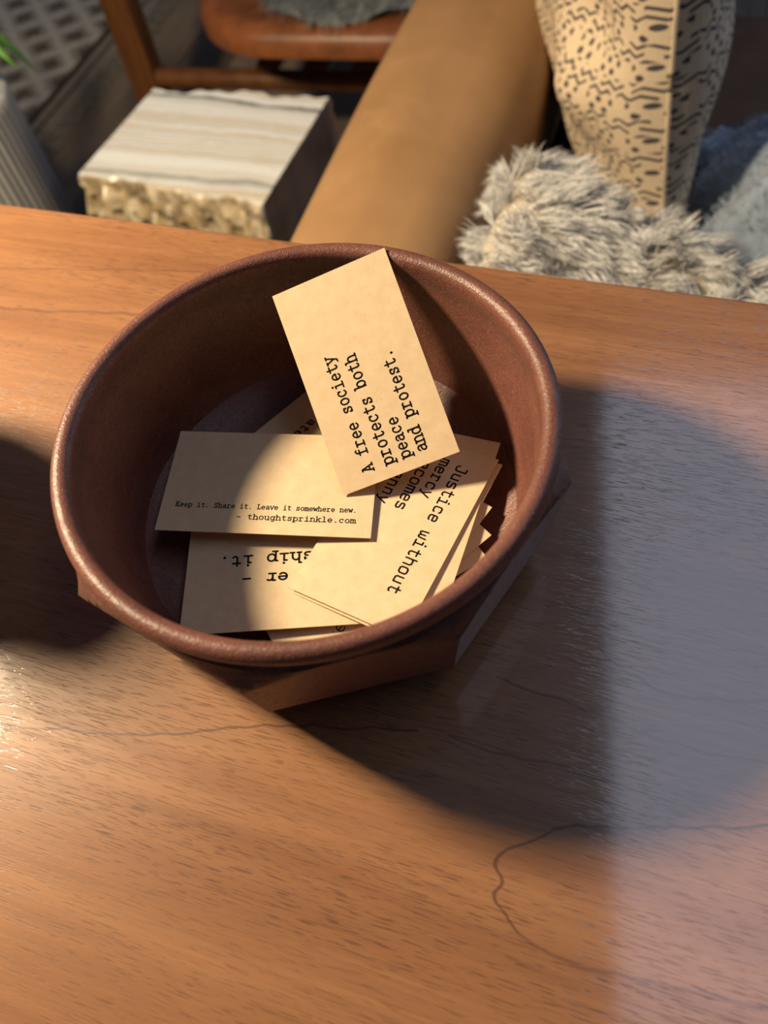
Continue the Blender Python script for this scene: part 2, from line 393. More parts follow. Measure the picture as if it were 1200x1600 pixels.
# ------------------------------------------------------------------ lettering (stroke fonts drawn as flat ribbons)
def arc(cx, cy, rx, ry, a0, a1, n=14):
    return [(cx + rx * math.cos(R(a0 + (a1 - a0) * i / n)), cy + ry * math.sin(R(a0 + (a1 - a0) * i / n))) for i in range(n + 1)]
O = arc(.3, .22, .2, .225, 0, 360, 20)
def arch(x0, x1, h=.44): 
    m = (x0 + x1) / 2; return [(x0, .28)] + arc(m, .26, (x1 - x0) / 2, h + .01 - .26, 170, 0, 8) + [(x1, 0)]
def sl(x0, x1, y): return [(x0, y), (x1, y)]
SLAB = {
 'o': [O], 'c': [arc(.3, .22, .2, .225, 48, 315), [(.45, .42), (.45, .30)]], 'e': [arc(.3, .22, .2, .225, 0, 318), sl(.1, .5, .225)],
 's': [[(.45, .33), (.42, .41), (.3, .445), (.18, .41), (.145, .335), (.19, .265), (.3, .23), (.42, .19), (.465, .115), (.42, .03), (.3, -.005), (.18, .025), (.14, .11)], [(.45, .44), (.45, .32)], [(.14, .0), (.14, .12)]],
 'i': [[(.3, .44), (.3, 0)], sl(.15, .3, .44), sl(.1, .5, 0), [(.29, .615), (.31, .615)], [(.295, .60), (.305, .60)]],
 't': [[(.25, .59), (.25, .12)] + arc(.37, .12, .12, .125, 180, 330, 8), sl(.09, .47, .44)],
 'y': [[(.1, .44), (.31, .02)], [(.5, .44), (.31, .02), (.22, -.15), (.08, -.16)], sl(.02, .21, .44), sl(.4, .58, .44)],
 'p': [[(.12, .44), (.12, -.17)], sl(.02, .27, -.17), sl(.02, .12, .44), arc(.32, .22, .19, .225, 0, 360, 20)],
 'b': [[(.12, .64), (.12, 0)], sl(.02, .12, .64), arc(.32, .22, .19, .225, 0, 360, 20)],
 'd': [[(.47, .64), (.47, 0)], sl(.35, .47, .64), sl(.47, .58, 0), arc(.28, .22, .19, .225, 0, 360, 20)],
 'h': [[(.13, .64), (.13, 0)], arch(.13, .47), sl(.03, .24, 0), sl(.37, .58, 0), sl(.03, .13, .64)],
 'n': [[(.13, .44), (.13, 0)], arch(.13, .47), sl(.03, .24, 0), sl(.37, .58, 0), sl(.03, .13, .44)],
 'm': [[(.08, .44), (.08, 0)], arch(.08, .3), arch(.3, .52), sl(.0, .15, 0), sl(.25, .36, 0), sl(.46, .6, 0), sl(.0, .08, .44)],
 'r': [[(.2, .44), (.2, 0)], sl(.07, .2, .44), sl(.06, .40, 0), [(.2, .27)] + arc(.36, .26, .15, .18, 160, 45, 7)],
 'f': [[(.25, 0), (.25, .48)] + arc(.39, .48, .14, .16, 180, 50, 7), sl(.1, .46, .44), sl(.1, .44, 0)],
 'a': [[(.13, .36)] + arc(.29, .32, .16, .125, 140, 0, 8) + [(.45, .06), (.48, 0), (.56, 0)], [(.45, .25), (.3, .255), (.17, .22), (.11, .13), (.14, .04), (.24, -.005), (.35, .02), (.45, .10)]],
 'u': [[(.13, .44), (.13, .15)] + arc(.29, .15, .16, .155, 180, 350, 8), [(.46, .44), (.46, 0), (.57, 0)], sl(.03, .13, .44), sl(.36, .46, .44)],
 'w': [[(.06, .44), (.17, 0), (.3, .36), (.43, 0), (.54, .44)], sl(-.01, .14, .44), sl(.46, .61, .44)],
 'v': [[(.08, .44), (.3, 0), (.52, .44)], sl(.01, .18, .44), sl(.42, .59, .44)],
 'k': [[(.13, .64), (.13, 0)], [(.46, .44), (.15, .20)], [(.25, .27), (.5, 0)], sl(.03, .13, .64), sl(.03, .23, 0), sl(.38, .57, 0), sl(.36, .54, .44)],
 'l': [[(.3, .64), (.3, 0)], sl(.15, .3, .64), sl(.1, .5, 0)],
 'g': [arc(.28, .23, .18, .21, 0, 360, 18), [(.46, .44), (.46, -.05)] + arc(.3, -.05, .16, .13, 0, -140, 8), sl(.46, .57, .44)],
 'A': [[(.1, 0), (.29, .62), (.5, 0)], sl(.17, .43, .2), sl(.02, .2, 0), sl(.4, .58, 0), sl(.17, .3, .62)],
 'K': [[(.13, .62), (.13, 0)], [(.48, .62), (.14, .27)], [(.24, .37), (.5, 0)], sl(.03, .24, .62), sl(.03, .24, 0), sl(.4, .58, 0), sl(.38, .57, .62)],
 'S': [[(.47, .48), (.43, .59), (.3, .63), (.17, .58), (.13, .47), (.19, .37), (.3, .33), (.43, .27), (.48, .16), (.43, .04), (.3, -.01), (.17, .03), (.12, .14)], [(.47, .62), (.47, .46)], [(.12, 0), (.12, .16)]],
 'L': [[(.2, .62), (.2, 0)], [(.08, 0), (.5, 0), (.5, .17)], sl(.08, .34, .62)],
 '.': [[(.29, .035), (.31, .035)], [(.29, .05), (.31, .05)], [(.29, .02), (.31, .02)]], '-': [sl(.12, .48, .24)],
}
def rr(x0, x1, y0, y1, c=.06, openings=None):
    return [(x0 + c, y1), (x1 - c, y1), (x1, y1 - c), (x1, y0 + c), (x1 - c, y0), (x0 + c, y0), (x0, y0 + c), (x0, y1 - c), (x0 + c, y1)]
SQ = {
 'J': [[(.22, .62), (.46, .62), (.46, .08), (.38, 0), (.18, 0), (.1, .08), (.1, .16)]],
 'u': [[(.12, .44), (.12, .07), (.19, 0), (.47, 0)], [(.47, .44), (.47, 0)]],
 's': [[(.46, .40), (.42, .44), (.18, .44), (.12, .38), (.12, .29), (.18, .235), (.42, .215), (.48, .15), (.48, .06), (.42, 0), (.16, 0), (.11, .05)]],
 't': [[(.25, .6), (.25, .08), (.33, 0), (.45, 0), (.5, .06)], sl(.1, .47, .44)],
 'i': [[(.14, .44), (.3, .44), (.3, 0)], sl(.1, .5, 0), [(.29, .62), (.31, .62)]],
 'c': [[(.48, .37), (.42, .44), (.19, .44), (.12, .37), (.12, .07), (.19, 0), (.42, 0), (.48, .07)]],
 'e': [[(.12, .23), (.48, .23), (.48, .37), (.41, .44), (.19, .44), (.12, .37), (.12, .07), (.19, 0), (.41, 0), (.47, .05)]],
 'w': [[(.07, .44), (.1, .05), (.16, 0), (.25, .03), (.3, .1), (.35, .03), (.44, 0), (.5, .05), (.53, .44)], [(.3, .1), (.3, .34)]],
 'h': [[(.12, .62), (.12, 0)], [(.12, .36), (.2, .44), (.41, .44), (.48, .37), (.48, 0)]],
 'o': [rr(.11, .49, 0, .44, .08)],
 'm': [[(.08, .44), (.08, 0)], [(.08, .44), (.46, .44), (.53, .37), (.53, 0)], [(.3, .44), (.3, 0)]],
 'r': [[(.18, .44), (.18, 0)], [(.08, .44), (.18, .44)], [(.18, .34), (.28, .44), (.42, .44), (.48, .37)], sl(.08, .34, 0)],
 'y': [[(.11, .44), (.3, .03)], [(.5, .44), (.22, -.17), (.12, -.17)]],
 'b': [[(.12, .62), (.12, 0)], rr(.12, .48, 0, .44, .08)],
 'n': [[(.13, .44), (.13, 0)], [(.13, .36), (.21, .44), (.40, .44), (.47, .37), (.47, 0)]],
 'a': [[(.14, .41), (.2, .44), (.4, .44), (.47, .37), (.47, 0)], [(.47, .25), (.19, .25), (.12, .19), (.12, .06), (.19, 0), (.40, 0), (.47, .07)]],
}
def text_mesh(lines, z=.00006):
    """lines: (text, x, y, advance, font, stroke width / em, height factor), millimetres on the card"""
    V = []; Fc = []
    K = 8
    def disc(p, r):
        b = len(V)
        for k in range(K): V.append((p[0] + r * math.cos(2 * math.pi * k / K), p[1] + r * math.sin(2 * math.pi * k / K), z))
        Fc.append(tuple(range(b, b + K)))
    for txt, x, y, adv, font, sw, hf in lines:
        em = adv / .6
        for ci, ch in enumerate(txt):
            for st in font.get(ch, []):
                jit = (random.uniform(-.006, .006), random.uniform(-.008, .008))
                P = [((x + ci * adv + (px + jit[0]) * em) / 1000, (y + (py + jit[1]) * em * hf) / 1000) for px, py in st]
                hw = sw * em / 2000
                for a, b in zip(P, P[1:]):
                    dx, dy = b[0] - a[0], b[1] - a[1]; L = math.hypot(dx, dy) or 1e-9
                    nx, ny = -dy / L * hw, dx / L * hw; k = len(V)
                    V.extend([(a[0] + nx, a[1] + ny, z), (a[0] - nx, a[1] - ny, z), (b[0] - nx, b[1] - ny, z), (b[0] + nx, b[1] + ny, z)])
                    Fc.append((k, k + 1, k + 2, k + 3))
                for p in P: disc(p, hw * (1.25 if len(P) == 2 and abs(P[0][0] - P[1][0]) < .03 * em / 1000 and abs(P[0][1] - P[1][1]) < 1e-7 else 1))
    return mesh('lettering', V, Fc)

# ------------------------------------------------------------------ the printed cards in the bowl
CW, CH, CT = .0885, .0506, .00036
card_me = box(-CW / 2, CW / 2, -CH / 2, CH / 2, -CT, 0)
card_me.materials.append(M_card)
def place(o, c, ax):
    x, y, z = (Vector(a).normalized() for a in ax)
    o.matrix_world = Matrix(((x.x, y.x, z.x, c[0]), (x.y, y.y, z.y, c[1]), (x.z, y.z, z.z, c[2] + T), (0, 0, 0, 1)))
def flat(az):
    a = R(az); return [(math.cos(a), math.sin(a), 0), (-math.sin(a), math.cos(a), 0), (0, 0, 1)]
CARDS = [
 ((.02537, .03644, .05211), [[-.1521, .8657, .4770], [-.9734, -.0475, -.2241], [-.1713, -.4984, .8499]],
  [('A free society', -39.0, 9.9, 3.62, SLAB, .112, 1.25), ('protects both', -39.3, 1.1, 3.72, SLAB, .112, 1.25), ('peace', -39.3, -6.3, 3.62, SLAB, .112, 1.25), ('and protest.', -39.0, -13.5, 3.68, SLAB, .112, 1.25)],
  'kraft card reading A free society protects both, propped on the bowl rim'),
 ((-.02191, .01039, .02595), [[.97, -.2377, -.0507], [.2373, .9713, -.0152], [.0528, .0027, .9986]],
  [('Keep it. Share it. Leave it somewhere new.', -38.2, -13.6, 1.807, SLAB, .12, 1.15), ('- thoughtsprinkle.com', -11.9, -18.6, 2.36, SLAB, .10, .95)],
  'kraft card reading Keep it. Share it. in small type, lying at left in the bowl'),
 ((.02672, -.01824, .02198), [[-.6054, -.7956, .0207], [.7958, -.6047, .0316], [-.0126, .0356, .9993]],
  [('Justice without', -35.6, 10.9, 4.36, SQ, .100, 1.04), ('mercy', -36.4, 3.0, 4.36, SQ, .100, 1.04), ('becomes', -36.2, -4.2, 4.42, SQ, .100, 1.04), ('tyranny', -36.2, -12.4, 4.42, SQ, .100, 1.04)],
  'kraft card reading Justice without mercy, topmost of the fanned stack at right'),
 ((-.01701, -.02976, .01945), [[-.9918, .1206, .043], [-.1187, -.9919, .045], [.0481, .0395, .9981]],
  [('er -', 2.5, .8, 4.86, SLAB, .10, .85), ('ship it.', -7.4, -8.2, 4.86, SLAB, .10, .9)],
  'kraft card with upside-down text ending ship it, at the front left of the bowl'),
 ((-.0069, .0292, .0172), [[-.8192, -.5735, 0], [.5735, -.8192, 0], [0, 0, 1]],
  [('ate', -14.6, -11.3, 4.1, SLAB, .10, .9)],
  'half-hidden kraft card with the letters ate, behind the Keep it card'),
 ((.03305, -.0158, .02085), [[-.4848, -.8746, .012], [.8746, -.4845, .02], [-.0117, .0202, .9997]], None,
  'blank kraft card just under the Justice card, its corner shaded by the propped card'),
 ((.02792, -.02004, .02040), [[-.6054, -.7956, .0207], [.7958, -.6047, .0316], [-.0126, .0356, .9993]], None,
  'kraft card showing only a thin shaded edge below the right side of the Justice card'),
 ((.01625, -.03010, .0176), [[.7326, .6800, .030], [-.6803, .7329, 0], [-.0220, -.0204, .9995]], [('re', -38.6, -8.2, 4.4, SLAB, .065, 1.0)],
  'kraft card showing the letters re at the front rim, its far corner lit at right'),
 ((.01175, -.03060, .0168), [[-.8673, -.4973, -.024], [.4974, -.8675, 0], [-.0208, -.0119, .9997]], None,
  'kraft card with the middle one of three lit corners at the right of the stack'),
 None, 
 ((.0060, -.0180, .0130), flat(49.35), None,
  'grey-shaded kraft card at the bottom of the bowl, peeping out by the front rim'),
]
# lowest of the lit corners
ca = R(-158); cx, cy = math.cos(ca), math.sin(ca); tl = (.0588, -.0392)
CARDS[9] = ((tl[0] + cx * CW / 2 + (-cy) * -CH / 2, tl[1] + cy * CW / 2 + cx * -CH / 2, .0166), flat(-158), None,
  'kraft card with the lowest lit corner at the right of the stack')
for c, ax, txt, label in CARDS:
    o = link('printed_card', card_me, None); place(o, c, ax)
    tag(o, label, 'card', 'printed kraft cards in the bowl')
    if txt:
        t = link('printed_text', text_mesh(txt), M_ink, o); t['label'] = 'black typewriter lettering'

# ------------------------------------------------------------------ fur
def fur(name, P, N, length, width, mat, parent, flow=(0, 0, 0), clump=.5, curl=.35, seg=3, nclump=None, stand=1.0):
    P = np.asarray(P, float); N = np.asarray(N, float) * stand; n = len(P)
    nclump = nclump or max(8, n // 26)
    ci = RNG.choice(n, nclump, replace=False)
    cl = np.empty(n, int)
    for a in range(0, n, 2000): cl[a:a + 2000] = ((P[a:a + 2000, None, :] - P[None, ci, :]) ** 2).sum(2).argmin(1)
    rn = lambda k=1: RNG.randn(n, k)
    L = length * (.7 + .6 * RNG.rand(n)) * (.75 + .5 * RNG.rand(nclump))[cl]
    cdir = N[ci] + np.array(flow) + curl * RNG.randn(nclump, 3); cdir /= np.linalg.norm(cdir, axis=1)[:, None]
    ctip = P[ci] + cdir * length
    tip = P + (N + np.array(flow) + .22 * rn(3)) * L[:, None] * .8
    tip = tip * (1 - clump) + (ctip[cl] + (P - P[ci][cl]) * .25 + .1 * length * rn(3)) * clump
    mid = P + (tip - P) * .5 + N * L[:, None] * .16 + .07 * length * rn(3)
    side = np.cross(tip - P, RNG.randn(n, 3)); side /= np.linalg.norm(side, axis=1)[:, None] + 1e-9
    V = np.empty((n, 2 * seg + 1, 3)); tone = np.empty((n, 2 * seg + 1)); tb = RNG.rand(nclump)[cl] * .5 + RNG.rand(n) * .3
    for k in range(seg):
        t = k / seg; p = (1 - t) ** 2 * P + 2 * t * (1 - t) * mid + t * t * tip; wd = width * (1 - t * .75) * .5
        V[:, 2 * k] = p + side * wd; V[:, 2 * k + 1] = p - side * wd; tone[:, 2 * k] = tone[:, 2 * k + 1] = tb + .25 * t
    V[:, -1] = tip; tone[:, -1] = tb + .3
    b = (np.arange(n) * (2 * seg + 1))[:, None]
    quads = np.concatenate([b + np.array([2 * k, 2 * k + 1, 2 * k + 3, 2 * k + 2]) for k in range(seg - 1)])
    tris = b + np.array([2 * seg - 2, 2 * seg - 1, 2 * seg])
    me = bpy.data.meshes.new(name); me.from_pydata(V.reshape(-1, 3), [], quads.tolist() + tris.tolist()); me.update()
    me.attributes.new('tone', 'FLOAT', 'POINT').data.foreach_set('value', np.clip(tone, 0, 1).ravel().astype(np.float32))
    me.shade_smooth()
    o = link(name, me, mat, parent); o['kind'] = 'stuff'
    return o
def sample(f, n, eps=1e-3):
    a = RNG.rand(n); b = RNG.rand(n); P = f(a, b); da = f(np.clip(a + eps, 0, 1), b) - f(np.clip(a - eps, 0, 1), b); db = f(a, np.clip(b + eps, 0, 1)) - f(a, np.clip(b - eps, 0, 1))
    N = np.cross(da, db); N /= np.linalg.norm(N, axis=1)[:, None] + 1e-12
    return P, N
def grid_mesh(f, na, nb, thick=0.0, name='grid'):
    A, B = np.meshgrid(np.linspace(0, 1, na), np.linspace(0, 1, nb), indexing='ij'); P = f(A.ravel(), B.ravel())
    Fc = [(i * nb + j, (i + 1) * nb + j, (i + 1) * nb + j + 1, i * nb + j + 1) for i in range(na - 1) for j in range(nb - 1)]
    V = P.tolist()
    if thick:
        m = len(V); V += (P - np.array([0, 0, thick])).tolist(); Fc += [tuple(m + q for q in reversed(f_)) for f_ in Fc[:]]
        ring = [i * nb for i in range(na)] + [(na - 1) * nb + j for j in range(1, nb)] + [i * nb + nb - 1 for i in range(na - 2, -1, -1)] + list(range(nb - 2, 0, -1))
        for a, b in zip(ring, ring[1:] + ring[:1]): Fc.append((b, a, m + a, m + b))
    return mesh(name, V, Fc, True)
def lum(x, y, s=1.0):                                          # smooth lumpy field
    return np.sin(3.1 * x * s + 1.3 * y * s) * .5 + np.sin(-1.7 * x * s + 4.3 * y * s + 1) * .3 + np.sin(6.1 * x * s + 5.2 * y * s + 2) * .2

# ------------------------------------------------------------------ sofa
sf = empty('leather_sofa', (0, 0, 0), YAW); tag(sf, 'tan leather sofa with a broad rounded arm, behind the table', 'sofa')
def arm(u0, u1):
    prof = []
    z1 = .60; r1 = .035; r2 = .075
    prof += [(u0, .10)]
    prof += [(u0 + r1 - r1 * math.cos(R(a)), z1 - r1 + r1 * math.sin(R(a))) for a in range(0, 91, 10)]
    prof += [(u0 + (u1 - u0) * t, z1 + .006 * math.sin(math.pi * t)) for t in (.35, .45)]
    prof += [(u1 - r2 + r2 * math.sin(R(a)), z1 - r2 + r2 * math.cos(R(a))) for a in range(0, 91, 9)]
    prof += [(u1, .10)]
    V = []; Fc = []; n = len(prof); vs = [.20, .203, .215, .24] + [.3 + i * .08 for i in range(11)] + [1.12, 1.14, 1.15]
    for k, v in enumerate(vs):
        ins = .03 if k in (0, len(vs) - 1) else (.012 if k in (1, len(vs) - 2) else 0)
        for u, z in prof:
            cu = (u0 + u1) / 2; V.append((cu + (u - cu) * (1 - ins / .1), v, z - (ins if z > .3 else 0) + .004 * math.sin(v * 9 + u * 20)))
    for k in range(len(vs) - 1):
        for i in range(n - 1): Fc.append((k * n + i, k * n + i + 1, (k + 1) * n + i + 1, (k + 1) * n + i))
    Fc.append(tuple(range(n))); Fc.append(tuple(range((len(vs) - 1) * n + n - 1, (len(vs) - 1) * n - 1, -1)))
    me = mesh('arm', V, Fc, True); bm = bmesh.new(); bm.from_mesh(me); bmesh.ops.recalc_face_normals(bm, faces=bm.faces[:]); bm.to_mesh(me); bm.free(); me.set_sharp_from_angle(angle=R(60)); return me
link('arm', arm(-.207, -.030), M_leather, sf)
link('arm', arm(1.80, 1.98), M_leather, sf)
link('back', box(-.028, 1.798, .20, .36, .10, .595, .05, 4), M_leather, sf)
link('base', box(-.028, 1.798, .362, 1.10, .10, .262, .01, 2), M_base, sf)
for i in range(2): link('seat_cushion', box(-.026 + i * .912, .884 + i * .912, .364, 1.14, .264, .425, .04, 4), M_base, sf)
lg = box(-.02, .02, -.02, .02, 0, .10, .003, 1); lg.materials.append(M_chair)
for u in (-.16, 1.93):
    for v in (.25, 1.08): link('leg', lg, None, sf, (u, v, 0))

# sheepskin draped over the sofa back
def vfar(u): return np.interp(u, [-.06, 0, .05, .1, .2, .3, .5, .8], [.425, .455, .44, .415, .365, .35, .34, .34])
def skinf(a, b):
    u = -.012 + .69 * a; vf = vfar(u); lo = .196
    tt = b * 1.5                                               # 0..1 across the top, then down the far side
    v = np.where(tt < 1, lo + (vf - lo) * np.sin(np.clip(tt, 0, 1) * math.pi / 2), vf + .05 * (tt - 1))
    top = .612 + .018 * lum(u * 8, v * 8) + .03 * np.exp(-((u + .0) / .06) ** 2) - .03 * np.clip((u - .05) / .3, 0, 1)
    drop = np.where(tt < 1, .03 * np.clip(tt - .6, 0, 1) ** 2, .005 + .30 * (tt - 1))
    edge = .05 * np.clip((.02 - u) / .06, 0, 1) ** 2
    return np.stack([u, v, top - drop - edge], -1)
ss = empty('sheepskin', (0, 0, 0), YAW); tag(ss, 'cream long-haired sheepskin draped over the sofa back by the table edge', 'sheepskin')
link('hide', grid_mesh(skinf, 60, 40, .006), M_skin, ss)
P, N = sample(lambda a, b: skinf(a, b), 42000); N = np.where((N[:, 2:3] < 0), -N, N)
fur('wool', P, N, .034, .0009, M_wool, ss, flow=(.45, -.55, -.15), clump=.55, curl=.45, nclump=700, stand=.6, seg=4)
# woolly left border
a = np.zeros(3000); b = RNG.rand(3000) * .9; P = skinf(a, b); N = np.tile(np.array([-.7, 0, .6]), (3000, 1))
fur('wool', P, N, .024, .0009, M_wool, ss, flow=(.1, -.1, -.5), clump=.5, curl=.5)

# printed cushion in the corner of the sofa
def cushion():
    n = 48; V = []; Fc = []; UV = []
    hs, th = .215, .082
    g = np.linspace(-1, 1, n)
    def pt(a, b, s):
        e = (max(0, 1 - abs(a) ** 2.4) * max(0, 1 - abs(b) ** 2.4)) ** .52
        pin = 1 - .07 * (1 - abs(b) ** 2) * abs(a) ** 3; pin2 = 1 - .07 * (1 - abs(a) ** 2) * abs(b) ** 3
        dent = .022 * math.exp(-((a + .62) ** 2 + (b - .10) ** 2) / .03) - .016 * math.exp(-((a + .55) ** 2 + (b + .22) ** 2) / .03)
        wr = .005 * math.sin(7 * a + 3 * b) * (1 - abs(a)) + .004 * math.sin(9 * b - 4 * a)
        return (s * (th * e - (dent if s < 0 else 0) * min(1, 3 * e) + wr * min(1, 2 * e)), a * hs * pin, b * hs * pin2)
    for s in (-1, 1):
        base = len(V)
        for i in range(n):
            for j in range(n):
                V.append(pt(g[i], g[j], s)); UV.append((g[i] * hs * 1.6 + (0 if s < 0 else .9), g[j] * hs * 1.6 + .013, 0))
        for i in range(n - 1):
            for j in range(n - 1):
                q = (base + i * n + j, base + (i + 1) * n + j, base + (i + 1) * n + j + 1, base + i * n + j + 1)
                Fc.append(q if s > 0 else tuple(reversed(q)))
    me = mesh('cushion', V, Fc, True)
    me.attributes.new('cloth', 'FLOAT_VECTOR', 'POINT').data.foreach_set('vector', np.array(UV, np.float32).ravel())
    return me
pw = empty('printed_cushion', W(.062, .765, .430), YAW + R(20)); pw.rotation_euler.y = R(-8); tag(pw, 'cream cushion with navy block-print squiggles and dots, standing on the sofa', 'cushion')
cv = link('cover', cushion(), M_pillow, pw, (0, 0, .218))
seam = tube([(0, .2150 * math.cos(t) * (abs(math.cos(t)) ** -.8 if False else 1), 0) for t in (0, 1)], .001) if False else None
def ringpts():
    P = []; hs = .215
    for k in range(97):
        t = k / 96 * 4; i = int(t) % 4; f = (t - int(t)) * 2 - 1
        a, b = [(f, -1), (1, f), (-f, 1), (-1, -f)][i]
        pin = 1 - .07 * (1 - abs(b) ** 2) * abs(a) ** 3; pin2 = 1 - .07 * (1 - abs(a) ** 2) * abs(b) ** 3
        P.append((0, a * hs * pin, b * hs * pin2))
    return P
link('piping', tube(ringpts(), .0022, 6), plain('cushion_piping', (.55, .45, .34), .85), pw, (0, 0, .218))

# rumpled throw beside it
def throwf(a, b):
    u = .155 + .62 * a; v = .455 + .36 * b
    z = .500 + .045 * lum(u * 9 + .4, v * 10) + .022 * lum(u * 24, v * 19 + 2) + .06 * np.exp(-((u - .235) ** 2 + (v - .63) ** 2) / .005)
    ed = np.minimum(np.minimum(a, 1 - a) / .12, np.minimum(b, 1 - b) / .12); ed = np.clip(ed, 0, 1)
    return np.stack([u + .02 * lum(v * 20, u * 5), v, .434 + (np.maximum(z, .445) - .434) * ed ** .6], -1)
tw = empty('throw_blanket', (0, 0, 0), YAW); tag(tw, 'rumpled blue-grey fleece throw on the seat right of the printed cushion', 'blanket')
link('fleece', grid_mesh(throwf, 70, 60, .005), M_throw, tw)
P, N = sample(throwf, 9000); N = np.where((N[:, 2:3] < 0), -N, N)
fur('pile', P, N, .012, .0012, mat_fur('throw_pile', (.20, .25, .33), (.36, .43, .52)), tw, clump=.5, curl=.5)

# ------------------------------------------------------------------ onyx block side table
def onyx():
    ring = []; c = [(-.682, .648), (-.383, .631), (-.375, .883), (-.665, .866)]
    def side(a, b, n, amp, seed):
        rs = np.random.RandomState(seed); out = []; ph = rs.rand(6) * 6
        dx, dy = b[0] - a[0], b[1] - a[1]; L = math.hypot(dx, dy); nx, ny = dy / L, -dx / L
        for k in range(n):
            t = k / n; d = amp * (math.sin(9 * t + ph[0]) * .4 + math.sin(23 * t + ph[1]) * .35 + math.sin(51 * t + ph[2]) * .25) * min(1, 8 * t * (1 - t) + .1)
            out.append((a[0] + dx * t + nx * d, a[1] + dy * t + ny * d, amp > .003))
        return out
    ring = side(c[0], c[1], 60, .009, 1) + side(c[1], c[2], 20, .0005, 2) + side(c[2], c[3], 60, .010, 3) + side(c[3], c[0], 20, .0005, 4)
    n = len(ring); V = []; Fc = []; A = []; SD = []; cu, cv_ = -.526, .757
    zs = [.400, .396, .388, .375, .36, .345, .33, .31, .29, .26, .22, .15, .08, 0.0]
    rs = np.random.RandomState(5)
    for k, z in enumerate(zs):
        for i, (x, y, rgh) in enumerate(ring):
            ins = (.003 if k == 0 else 0)
            if rgh and k > 0:
                q = .012 * (math.sin(i * .55 + z * 60) * math.cos(i * .23 - z * 90) * .6 + .5 * math.sin(i * 1.1 + z * 130)) + .008 * min(1, (.4 - z) / .05)
                ins -= q * min(1, (.4 - z) / .02)
            d = math.hypot(x - cu, y - cv_)
            yy = y + (math.copysign(1, y - cv_) * -ins if rgh else 0); xx = x
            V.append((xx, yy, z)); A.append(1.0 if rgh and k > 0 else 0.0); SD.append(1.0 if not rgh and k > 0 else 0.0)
    for k in range(len(zs) - 1):
        for i in range(n): Fc.append((k * n + i, k * n + (i + 1) % n, (k + 1) * n + (i + 1) % n, (k + 1) * n + i))
    Fc = [tuple(reversed(f)) for f in Fc]
    # top cap as a fan of strips
    b = len(V)
    V.append((cu, cv_, .400)); A.append(0); SD.append(0)
    for i in range(n): Fc.append((b, i, (i + 1) % n))
    Fc.append(tuple((len(zs) - 1) * n + i for i in range(n - 1, -1, -1)))
    me = mesh('onyx', V, Fc, True); me.attributes.new('rough_face', 'FLOAT', 'POINT').data.foreach_set('value', A); me.attributes.new('cut_side_shade', 'FLOAT', 'POINT').data.foreach_set('value', SD)
    me.set_sharp_from_angle(angle=R(35)); return me
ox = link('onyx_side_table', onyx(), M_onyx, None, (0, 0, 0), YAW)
tag(ox, 'low block of cream and grey banded onyx with rough front edge, on the floor', 'side table')

# ------------------------------------------------------------------ ribbed planter and plant
def planter():
    n = 144; r = .13; V = []; Fc = []
    prof = [(.100, 0), (r, .004), (r, .12), (r, .26), (r, .40), (r, .496), (r - .003, .50), (r - .012, .50), (r - .014, .497), (r - .014, .44), (.0, .43)]
    for i, (rr_, z) in enumerate(prof):
        for k in range(n):
            q = .0022 * (1 if k % 2 else -1) if .003 < z < .498 and i < 6 else 0
            t = 2 * math.pi * k / n; x = max(.0005, rr_ + q); V.append((x * math.cos(t), x * math.sin(t), z))
    for i in range(len(prof) - 1):
        for k in range(n): Fc.append((i * n + k, i * n + (k + 1) % n, (i + 1) * n + (k + 1) % n, (i + 1) * n + k))
    Fc.append(tuple(range(n - 1, -1, -1)))
    return mesh('planter', V, Fc, False)
pr_c = W(-.886, .620, 0)
pt_ = empty('ribbed_planter', pr_c, YAW); tag(pt_, 'grey ribbed round planter on the floor left of the onyx block', 'planter')
link('pot', planter(), M_fluted, pt_)
link('soil', mesh('soil', [(.1155 * math.cos(k * .3927), .1155 * math.sin(k * .3927), .445 + .008 * (k % 2)) for k in range(16)] + [(0, 0, .462)], [(k, (k + 1) % 16, 16) for k in range(16)], True), M_soil, pt_)
pn = empty('houseplant', pr_c + Vector((0, 0, .452)), YAW); tag(pn, 'green strap-leaved houseplant growing in the ribbed planter at the left edge', 'plant')
def leaf(az, L, lift, droop, wd):
    V = []; Fc = []; m = 12
    for k in range(m + 1):
        t = k / m; rr_ = .01 + L * t * (1 - .15 * t); z = lift * math.sin(t * math.pi * .62) - droop * t * t
        wv = wd * math.sin(math.pi * min(1, .12 + .88 * t)) ** .8 + .0008
        c = Vector((rr_ * math.cos(az), rr_ * math.sin(az), z)); sd = Vector((-math.sin(az), math.cos(az), 0)) * wv
        V += [c + sd + Vector((0, 0, wv * .35)), c, c - sd + Vector((0, 0, wv * .35))]
    for k in range(m):
        for q in (0, 1): Fc.append((3 * k + q, 3 * k + 3 + q, 3 * k + 4 + q, 3 * k + 1 + q))
    me = mesh('leaf', V, Fc, True)
    return me
for az, L, li, dr, wd in [(.03, .240, .200, .075, .016), (.28, .225, .19, .10, .014), (.75, .150, .17, .05, .013), (1.35, .22, .24, .03, .014), (2.1, .26, .22, .05, .015), (2.8, .28, .20, .08, .015), (3.5, .26, .25, .06, .015), (4.2, .22, .22, .05, .014), (5.0, .20, .26, .03, .014), (5.7, .15, .24, .02, .013), (1.0, .10, .30, .0, .013), (3.1, .12, .30, .0, .013)]:
    lo = link('leaf', leaf(az, L, li, dr, wd), M_leaf, pn)
    so = lo.modifiers.new('thickness', 'SOLIDIFY'); so.thickness = .0012

